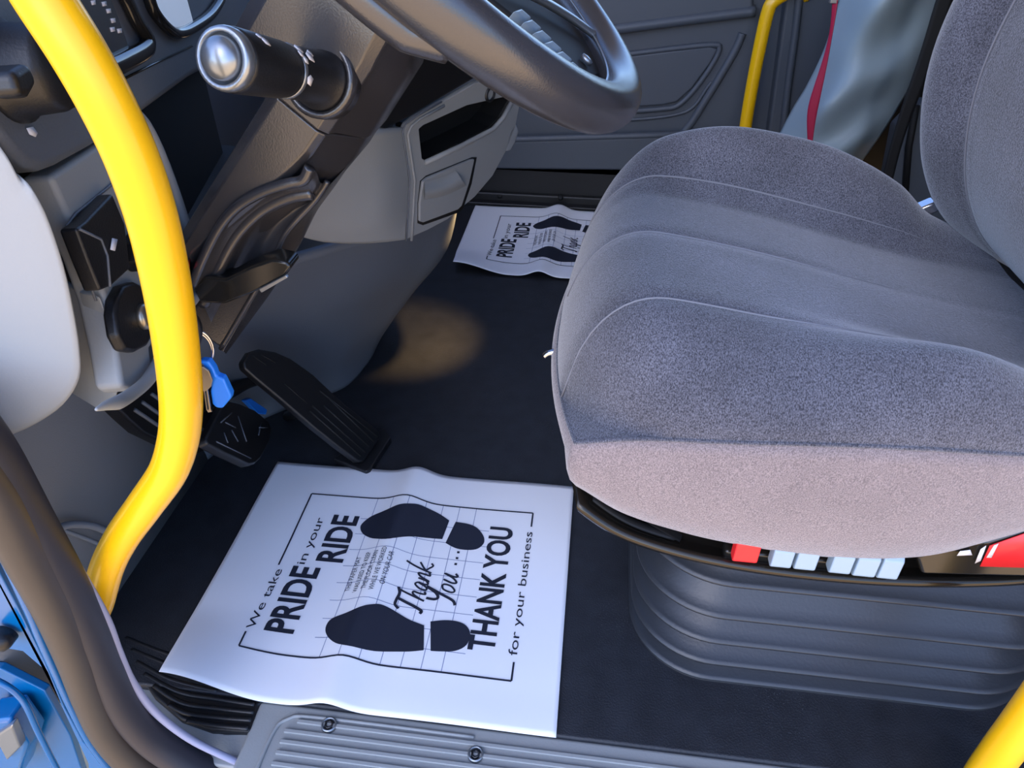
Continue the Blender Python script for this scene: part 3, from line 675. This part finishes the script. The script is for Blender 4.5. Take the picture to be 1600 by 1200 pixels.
# big rounded end cap
capo = [(-120, 60), (-60, 130), (20, 200), (60, 262), (85, 282), (112, 330), (140, 410), (158, 490), (168, 560), (166, 605), (140, 645), (95, 675), (42, 698), (-20, 725), (-120, 740)]
CX_, CY_ = -10, 470
dcap = Vector((-.98, .18, 0))
cap_sm = [(p.x, p.y) for p in crom([Vector((a, b, 0)) for a, b in capo], 4, True)]
def capring(sx_, off):
    return [P(CX_ + (a - CX_) * sx_, CY_ + (b - CY_) * (1 - (1 - sx_) * .6), y=.425) + dcap * off for a, b in cap_sm]
loft('end_cap', [capring(.05, 0), capring(.5, .0), capring(.70, .002), capring(.80, .007), capring(.89, .015), capring(.97, .026), capring(1.03, .040), capring(1.07, .060), capring(1.09, .085), capring(1.09, .18)], M_dash, dash)
# switch fascia
fas = [(80, 275), (150, 228), (222, 176), (236, 200), (262, 262), (290, 350), (308, 420), (310, 455), (300, 475), (270, 492), (235, 545), (240, 585), (205, 612), (192, 604), (182, 545), (166, 470), (142, 400), (112, 345)]
fa = prism('switch_fascia', [SP(a, b, -.004) for a, b in fas], -SN * .025, M_dash, dash, .005, 4)
fr = [(104, 352), (118, 334), (170, 288), (232, 236), (241, 246), (262, 300), (285, 370), (300, 430), (297, 462), (270, 488), (240, 500), (205, 425), (168, 462), (150, 470)]
prism('fascia_filler', [P(a, b, y=.475) for a, b in [(130, 455), (158, 462), (174, 505), (180, 545), (190, 600), (182, 630), (150, 640), (130, 560)]], (-.06, .03, 0), M_dash, fa, .004)
tube('fascia_groove', [SP(a, b, -.003) for a, b in [(150, 470), (128, 410), (104, 352), (118, 334), (170, 292), (232, 240)]], .0012, M_dark, fa, 6)
lp = [(158, 632), (175, 636), (205, 622), (238, 590), (246, 560), (240, 535), (230, 560), (205, 592), (180, 612), (165, 620)]
tube('lower_lip', crom([SP(a, b, .004) for a, b in [(150, 640), (165, 634), (190, 626), (225, 600), (246, 570), (262, 535), (290, 490)]]), [.0012 + .0048 * min(1, k / 14) for k in range(49)], M_dash, fa, 10)
tube('fascia_edge', crom([SP(a, b, .0) for a, b in [(215, 180), (228, 196), (244, 226), (264, 275), (288, 345), (306, 410), (311, 440), (306, 462), (290, 482), (268, 496)]]), .0055, M_dash, fa, 10)
def rocker(pts, label_px=None, mk=M_whitep, split=None):
    o = prism('rocker_switch', [SP(a, b, .010) for a, b in pts], -SN * .014, M_black, dash, .0025)
    if split: tube('rocker_ridge', [SP(a, b, .0105) for a, b in split], .0012, M_dark, o, 6)
    for lp_, m_ in label_px or ():
        prism('switch_icon', [SP(a, b, .0115) for a, b in lp_], -SN * .0006, m_, o, 0)
    return o
rocker([(120, 357), (134, 346), (176, 302), (196, 350), (204, 420), (176, 446), (158, 454), (140, 410)], [([(176, 372), (184, 374), (180, 392), (173, 390)], M_whitep)], M_whitep, [(124, 358), (158, 374), (168, 400), (172, 448)])
rocker([(205, 300), (236, 264), (260, 282), (265, 318), (262, 345), (250, 362), (222, 352)], [([(256, 294), (263, 298), (258, 306), (253, 303)], M_whitep)])
rocker([(238, 402), (266, 372), (298, 390), (301, 425), (296, 446), (282, 458), (256, 452)], [([(292, 408), (298, 405), (296, 420), (291, 422)], M_redp), ([(273, 424), (281, 423), (281, 440), (275, 444)], M_whitep)], M_whitep, [(266, 392), (284, 408), (286, 450)])
rocker([(210, 380), (222, 362), (236, 384), (240, 412), (226, 424), (214, 410)])
# ignition lock
igc = SP(212, 496, .0)
up_ = (Vector((0, 0, 1)) - SN * SN.z).normalized(); sd_ = SN.cross(up_)
ig = prism('ignition_bezel', [SP(a, b, .006) for a, b in [(181, 490), (184, 465), (194, 446), (212, 440), (236, 452), (248, 480), (246, 515), (232, 540), (214, 550), (198, 548), (186, 525)]], -SN * .012, M_black, dash, .004)
lathe('lock_barrel', igc + SN * .004, SN, [(.012, 0), (.012, .006), (.009, .009), (.002, .009)], M_brass, ig, 20)
# dark instrument housing
hs_ = [(-140, 20), (-60, 140), (0, 212), (30, 246), (50, 262), (72, 267), (95, 258), (150, 227), (222, 178), (300, 120), (345, 95), (420, 60), (520, -40), (480, -160), (-140, -160)]
ho = prism('instrument_housing', [SP(a, b, .004) for a, b in hs_], -SN * .06, M_dark, dash, .008, 4)
prism('gauge_lens', [SP(a, b, .008) for a, b in [(40, -90), (128, -90), (168, -20), (204, 78), (172, 100), (120, 60), (60, -20)]], -SN * .006, M_gauge, ho, .002)
tube('gauge_bezel', crom([SP(a, b, .010) for a, b in [(150, -80), (190, -15), (212, 30), (232, 62), (226, 78), (195, 96), (170, 108), (130, 128)]]), 0, M_gloss, ho, 10, flat=(.009, .006), up=SN)
tube('gauge_bezel', crom([SP(a, b, .010) for a, b in [(215, -60), (232, -5), (242, 20), (262, 44), (278, 52), (300, 44), (330, 22), (348, -10), (350, -50)]]), 0, M_gloss, ho, 10, flat=(.006, .006), up=SN)
prism('pale_lens', [SP(a, b, .009) for a, b in [(226, -30), (236, 8), (254, 32), (276, 47), (302, 33), (292, -4), (286, -30)]], -SN * .004, M_lens, ho, .001)
for a, b in ((146, 4), (163, 6), (170, 17), (177, 32), (176, 46), (187, 48), (140, 40)):
    prism('gauge_mark', [SP(a - 4, b - 3, .0086), SP(a + 3, b - 4, .0086), SP(a + 4, b + 3, .0086), SP(a - 2, b + 4, .0086)], -SN * .0004, M_whitep, ho, 0)
tube('trim_line', [SP(a, b, .005) for a, b in [(180, 130), (240, 100), (300, 72)]], .0012, M_gloss, ho, 6)
kc = SP(2, 112, .0)
kn = lathe('light_knob', kc, SN, [(.034, 0), (.034, .008), (.030, .012), (.0285, .034), (.026, .040), (.006, .042)], M_black, dash, 32)
prism('knob_grip', [SP(a, b, .052) for a, b in [(20, 112), (46, 96), (62, 130), (50, 152), (32, 150)]], -SN * .02, M_black, kn, .005)
prism('housing_icon', [SP(a, b, .0055) for a, b in [(42, 200), (52, 198), (59, 208), (56, 214), (47, 210)]], -SN * .0006, M_whitep, ho, 0)
# underside filler behind the column, dark
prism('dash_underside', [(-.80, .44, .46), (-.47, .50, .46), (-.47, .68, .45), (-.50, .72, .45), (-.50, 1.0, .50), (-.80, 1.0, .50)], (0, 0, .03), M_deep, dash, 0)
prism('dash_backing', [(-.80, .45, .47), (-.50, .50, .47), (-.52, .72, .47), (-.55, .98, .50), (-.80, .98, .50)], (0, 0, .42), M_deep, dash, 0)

# ================================================================== centre lower dash
cen = empty('centre_dash_panel', (-.35, 1.1, .3))
tag(cen, 'grey lower dash panel with a black storage slot and small pocket lid', 'dash panel')
TA = P(630, 195, y=1.0); TB = P(800, 150, y=1.215); TU = Vector((.10, 0, 1)).normalized()
TN = (TB - TA); TN.z = 0; TN = TN.normalized().cross(TU).normalized()
if TN.dot(CAM - TA) < 0: TN = -TN
def TP(px, py, off=0): return PL(px, py, TA + TN * off, TN)
outl = [(630, 206), (636, 194), (648, 184), (690, 160), (742, 130), (775, 122), (806, 150), (812, 165), (806, 198), (790, 238), (770, 275), (742, 308), (700, 343), (668, 360), (636, 374), (638, 330), (641, 290), (638, 250)]
cpn = prism('centre_panel', [TP(a, b) for a, b in outl], -TN * .010, M_mid, cen, .002, 3)
slot = [(655, 202), (662, 196), (730, 165), (796, 150), (800, 156), (783, 186), (770, 200), (720, 226), (666, 252), (660, 248)]
cpn = cut(cpn, [prism('slot_cutter', [TP(a, b) + TN * .03 for a, b in slot], -TN * .1, M_mid, None, 0)])
for p_ in cpn.data.polygons: p_.use_smooth = False
sbx = loft('slot_box', [[TP(a, b) - TN * .003 for a, b in slot], [TP(a, b) - TN * .05 for a, b in slot], [TP(728 + (a - 728) * .02, 196 + (b - 196) * .02, -.05) for a, b in slot]], M_deep, cen, caps=False, smooth=False)
tube('slot_lip', [TP(a, b, .001) for a, b in [(664, 254), (720, 228), (770, 202), (786, 184), (802, 156)]], .004, M_mid, cpn, 8)
lid = prism('pocket_lid', [TP(a, b, .005) for a, b in [(661, 284), (668, 278), (735, 250), (742, 249), (734, 285), (722, 322), (716, 328), (662, 348), (656, 346), (656, 320)]], -TN * .006, M_mid, cen, .002)
prism('lid_gap', [TP(a, b, .0012) for a, b in [(657, 283), (666, 275), (738, 246), (745, 246), (737, 287), (724, 325), (717, 332), (661, 352), (653, 349), (653, 318)]], -TN * .003, M_deep, lid, 0)
sco = grid('lid_scoop', lambda u, v: TP(664 + (722 - 664) * u + 10 * u * v * -1 + 6 * u * (1 - v), 312 - 22 * u * (1) - (30 - 6 * u) * v + 4 * math.sin(u * 3.1), .0055 + .009 * math.sin(math.pi * (1 - v) ** 1.6 * .98)), 14, 12, M_mid, lid)
# knee bolster left of the seam
ra = [(632, 200), (640, 250), (642, 295), (640, 335), (637, 374)]
rb = [(598, 205), (600, 255), (604, 300), (602, 342), (596, 379)]
rc = [(555, 215), (556, 262), (560, 308), (556, 350), (548, 381)]
rd = [(505, 240), (510, 280), (515, 318), (510, 352), (505, 378)]
re = [(450, 260), (460, 300), (465, 330), (465, 350), (470, 370)]
kb = []
for pts, yy in ((ra, None), (rb, .955), (rc, .915), (rd, .88), (re, .845)):
    kb.append(crom([TP(a, b, -.002) if yy is None else P(a, b, y=yy + .012 * (i == 4)) for i, (a, b) in enumerate(pts)], 5))
kc_ = [crom([r_[k] for r_ in kb], 5) for k in range(len(kb[0]))]
kbo = grid('knee_bolster', lambda u, v: kc_[round(v * (len(kc_) - 1))][round(u * (len(kc_[0]) - 1))], len(kc_[0]) - 1, len(kc_) - 1, M_mid, cen); solidify(kbo, .02)
tube('panel_seam', [TP(a, b, .0012) for a, b in [(690, 159), (650, 182), (634, 194), (629, 206), (634, 240), (640, 280), (638, 320), (635, 376)]], .0014, M_dark, cen, 6)
tube('panel_bead', [TP(a + 4, b + 2, .001) for a, b in [(690, 163), (652, 184), (638, 196), (633, 208), (638, 240), (644, 280), (642, 320), (639, 374)]], .0022, M_mid, cen, 6)
lathe('round_vent', TP(765, 147, .0), TN, [(.012, -.01), (.012, .003), (.009, .004), (.008, -.006), (.001, -.006)], M_black, cen, 20)
prism('side_latch', [TP(a, b, .0) for a, b in [(793, 212), (800, 198), (808, 196), (811, 206), (806, 222), (798, 236), (790, 238)]], -TN * .03 + Vector((.01, .02, 0)), M_dash, cen, .004)
prism('upper_cover', [TP(a, b, -.005) for a, b in [(600, 205), (640, 185), (745, 122), (800, 110), (800, 20), (560, 20), (560, 150)]], -TN * .06, M_black, cen, .006)
box('footwell_lamp_housing', (-.222, 1.245, .428), (-.188, 1.275, .44), M_white, cen, .003)
fl_ = bpy.data.lights.new('footwell_lamp', 'SPOT'); fl_.energy = 11; fl_.color = (1, .62, .25); fl_.spot_size = math.radians(46); fl_.spot_blend = .9; fl_.shadow_soft_size = .01
flo = bpy.data.objects.new('footwell_lamp', fl_); COL.objects.link(flo); flo.location = (-.205, 1.26, .425)
flo.rotation_euler = Vector((-.185, .05, -.425)).to_track_quat('-Z', 'Y').to_euler()

# ================================================================== keys
kr = empty('key_ring', P(320, 520, y=.60)); tag(kr, 'key ring with a blue plastic tag and silver key hanging from the ignition', 'keys')
YK = .60
def ringpts(cx, cy, rx, ry, y, tilt=0, n=40):
    return [P(cx + rx * math.cos(2 * math.pi * k / n) + tilt * math.sin(2 * math.pi * k / n), cy + ry * math.sin(2 * math.pi * k / n), y=y + .006 * math.cos(2 * math.pi * k / n)) for k in range(n)]
tube('split_ring', ringpts(312, 543, 21, 26, YK, 4), .0016, M_chrome, kr, 8, closed=True)
tube('split_ring', ringpts(311, 545, 20, 25, YK + .002, 4), .0014, M_chrome, kr, 8, closed=True)
tube('key_bow', crom([P(a, b, y=YK - .004) for a, b in [(280, 492), (292, 490), (304, 500), (308, 515), (306, 532), (300, 545)]]), .0055, M_black, kr, 10)
prism('blue_tag', [P(a, b, y=YK - .006) for a, b in [(306, 570), (312, 564), (325, 565), (334, 577), (338, 588), (349, 592), (361, 618), (360, 624), (347, 639), (338, 638), (331, 632), (328, 612), (330, 600), (322, 585), (310, 573)]], (0, .010, 0), M_tag, kr, .0025)
k1 = prism('spare_key', [P(a, b, y=YK - .012) for a, b in [(300, 582), (306, 575), (316, 573), (326, 580), (332, 594), (330, 604), (324, 610), (329, 640), (331, 644), (325, 645), (322, 640), (318, 612), (308, 600)]], (0, .0024, 0), M_brass, kr, .0006)
tube('tag_ring', ringpts(309, 577, 12, 9, YK - .010, 0, 24), .0012, M_brass, kr, 6, closed=True)
tube('blade_groove', [P(a, b, y=YK - .0125) for a, b in [(321, 612), (325, 640)]], .0008, M_black, k1, 6)

# ================================================================== pedals
ap = empty('accelerator_pedal', (-.36, .92, 0)); tag(ap, 'long ribbed black accelerator pedal hinged at the floor', 'pedal')
# pedal plane: bottom hinge on the floor, top leaning forwards
b0 = P(558, 715, z=.030); b1 = P(598, 672, z=.030); t0 = P(388, 578, x=-.515); t1 = P(452, 552, x=-.515)
PN = (b1 - b0).cross(t0 - b0).normalized()
if PN.x < 0: PN = -PN
def AP(px, py, off=0): return PL(px, py, b0 + PN * off, PN)
prism('pedal_pad', [AP(a, b) for a, b in [(569, 722), (596, 683), (592, 672), (540, 632), (490, 585), (455, 560), (430, 549), (405, 545), (390, 550), (380, 565), (382, 576), (400, 592), (440, 625), (490, 668), (530, 700), (560, 722)]], -PN * .016, M_black, ap, .004)
for (a, b), (c, d) in (((488, 634), (570, 706)), ((506, 634), (577, 698)), ((515, 624), (584, 690)), ((500, 611), (590, 682)), ((484, 642), (563, 712))):
    tube('rib', [AP(a, b, .0005), AP(c, d, .0005)], 0, M_deep, ap, 8, flat=(.0016, .0018), up=PN)
for (a, b), (c, d) in (((395, 556), (416, 570)), ((408, 554), (430, 566)), ((445, 600), (480, 630))):
    tube('rib', [AP(a, b, .0), AP(c, d, .0)], 0, M_deep, ap, 8, flat=(.0012, .0012), up=PN)
pb = prism('pedal_base', [P(a, b, z=.014) for a, b in [(520, 716), (572, 736), (578, 733), (611, 683), (600, 668), (560, 690)]], (0, 0, -.014), M_black, ap, .003)
tube('pedal_arm', [AP(430, 600, -.02), AP(470, 640, -.03), P(450, 650, x=-.56)], .010, M_black, ap, 10)
bp_ = empty('brake_pedal', (-.54, .80, .1)); tag(bp_, 'square black rubber brake pedal hanging beside the accelerator', 'pedal')
q0 = P(325, 688, x=-.505); q1 = P(395, 728, x=-.500); q2 = P(352, 628, x=-.545)
BN = (q1 - q0).cross(q2 - q0).normalized()
if BN.x < 0: BN = -BN
def BP(px, py, off=0): return PL(px, py, q0 + BN * off, BN)
prism('pedal_pad', [BP(a, b) for a, b in [(322, 684), (330, 670), (350, 632), (358, 626), (375, 630), (398, 640), (420, 658), (425, 670), (422, 690), (408, 716), (400, 724), (390, 726), (352, 708), (326, 694)]], -BN * .016, M_black, bp_, .004)
for a, b, c, d in ((338, 690, 392, 716), (352, 660, 368, 668), (372, 650, 385, 690), (362, 672, 372, 690), (350, 676, 356, 692), (405, 668, 418, 668), (408, 660, 404, 680), (345, 660, 362, 645)):
    tube('tread', [BP(a, b, .0005), BP(c, d, .0005)], .0011, M_dark, bp_, 6)
tube('pedal_arm', crom([BP(370, 650, -.012), P(345, 640, x=-.60), P(330, 615, x=-.62), P(340, 560, x=-.64)]), .012, M_black, bp_, 10)
prism('blue_clip', [P(a, b, x=-.575) for a, b in [(384, 626), (392, 622), (418, 640), (416, 648), (404, 646)]], (-.01, 0, 0), M_tag, bp_, .002)
pm = empty('pedal_bracket', (-.64, .78, .2)); tag(pm, 'black ribbed pedal bracket on the bulkhead behind the yellow bar', 'bracket')
prism('bracket_body', [P(a, b, x=-.635) for a, b in [(185, 640), (215, 600), (300, 560), (400, 590), (420, 640), (380, 660), (330, 700), (300, 715), (225, 678), (200, 655)]], (-.03, 0, 0), M_black, pm, .005)
for a, b, c, d in ((210, 640, 300, 700), (222, 628, 310, 690), (236, 615, 322, 675)):
    tube('rib', [P(a, b, x=-.634), P(c, d, x=-.634)], .003, M_dark, pm, 8)
tube('cross_tube', crom([P(a, b, x=-.60) for a, b in [(300, 640), (350, 618), (392, 596), (430, 590)]]), .011, M_black, pm, 10)
hz = empty('hose', P(110, 830, y=.47)); tag(hz, 'thin grey hose looping from the jamb behind the yellow bar', 'hose')
tube('hose_run', crom([P(a, b, x=-.645) for a, b in [(80, 830), (108, 820), (140, 821), (165, 830), (200, 850)]]), .005, M_kick, hz, 10)
tube('hose_run', crom([P(a, b, x=-.65) for a, b in [(90, 826), (120, 836), (150, 848), (190, 866)]]), .003, M_kick, hz, 8)

# ================================================================== things behind the seat on the passenger side
cvr = empty('vinyl_cover', (.60, 1.75, .2)); tag(cvr, 'draped grey vinyl cover hanging behind the seat near the passenger door', 'cover')
left = [(1330, -60), (1308, 10), (1288, 75), (1262, 130), (1238, 170), (1210, 225), (1195, 260)]
right = [(1520, -60), (1482, 0), (1462, 55), (1438, 108), (1408, 160), (1376, 212), (1340, 262)]
RG = []
for i, (l_, r_) in enumerate(zip(left, right)):
    v = i / 6; rg = []
    for k in range(25):
        t_ = k / 24; px, py = l_[0] + (r_[0] - l_[0]) * t_, l_[1] + (r_[1] - l_[1]) * t_
        fold = .035 * math.sin(t_ * 9 + v * 5.0 + 1.2 * math.sin(v * 6)) * (.35 + .65 * t_) + .018 * math.sin(v * 15 + t_ * 5)
        rg.append(P(px, py, y=1.80 - .13 * math.sin(math.pi * t_) + fold * .8))
    RG.append(rg)
RG = [crom([r_[k] for r_ in RG], 6) for k in range(25)]
cvo = grid('drape', lambda u, v: RG[round(u * 24)][round(v * 36)], 24, 36, M_cover, cvr, 1); solidify(cvo, .004)
rb_ = empty('red_ribbon', P(1270, 215, y=1.62)); tag(rb_, 'narrow dark red strap hanging in front of the grey vinyl cover', 'strap')
rl = [((1302, -40), (1312, -40)), ((1300, 10), (1309, 10)), ((1297, 50), (1300, 51)), ((1287, 90), (1294, 92)), ((1270, 140), (1284, 142)), ((1260, 172), (1277, 174)), ((1261, 205), (1271, 207)), ((1262, 235), (1268, 236))]
rp = grid('strap', lambda u, v: P(rl[round(v * 7)][round(u)][0], rl[round(v * 7)][round(u)][1], y=1.615 - .006 * u), 1, 7, M_red, rb_, 2); solidify(rp, .002)
box('strap_clip', tuple(P(1296, 6, y=1.61)), tuple(P(1314, -10, y=1.61) + Vector((0, .012, .0))), M_sil, rb_, .002)
sb = empty('seat_belt', P(1400, 260, y=1.5)); tag(sb, 'black seat belt webbing hanging between the cover and backrest', 'seat belt')
bl = [((1470, -30), (1500, -30)), ((1452, 40), (1478, 40)), ((1430, 110), (1452, 112)), ((1408, 170), (1428, 172)), ((1392, 225), (1408, 228)), ((1380, 275), (1396, 278)), ((1370, 320), (1386, 322))]
bp2 = grid('webbing', lambda u, v: P(bl[round(v * 6)][round(u)][0], bl[round(v * 6)][round(u)][1], y=1.56), 1, 6, M_deep, sb, 2); solidify(bp2, .003)
tr6 = prism('trim_6', [P(a, b, y=1.75) for a, b in [(1400, 200), (1440, 160), (1500, 160), (1500, 420), (1360, 420), (1380, 300)]], (0, .05, 0), M_door, None, .008); tag(tr6, kind='structure')
tube('trim_bead', [P(a, b, y=1.745) for a, b in [(1432, 165), (1420, 230), (1412, 330)]], .008, M_deep, tr6, 8)
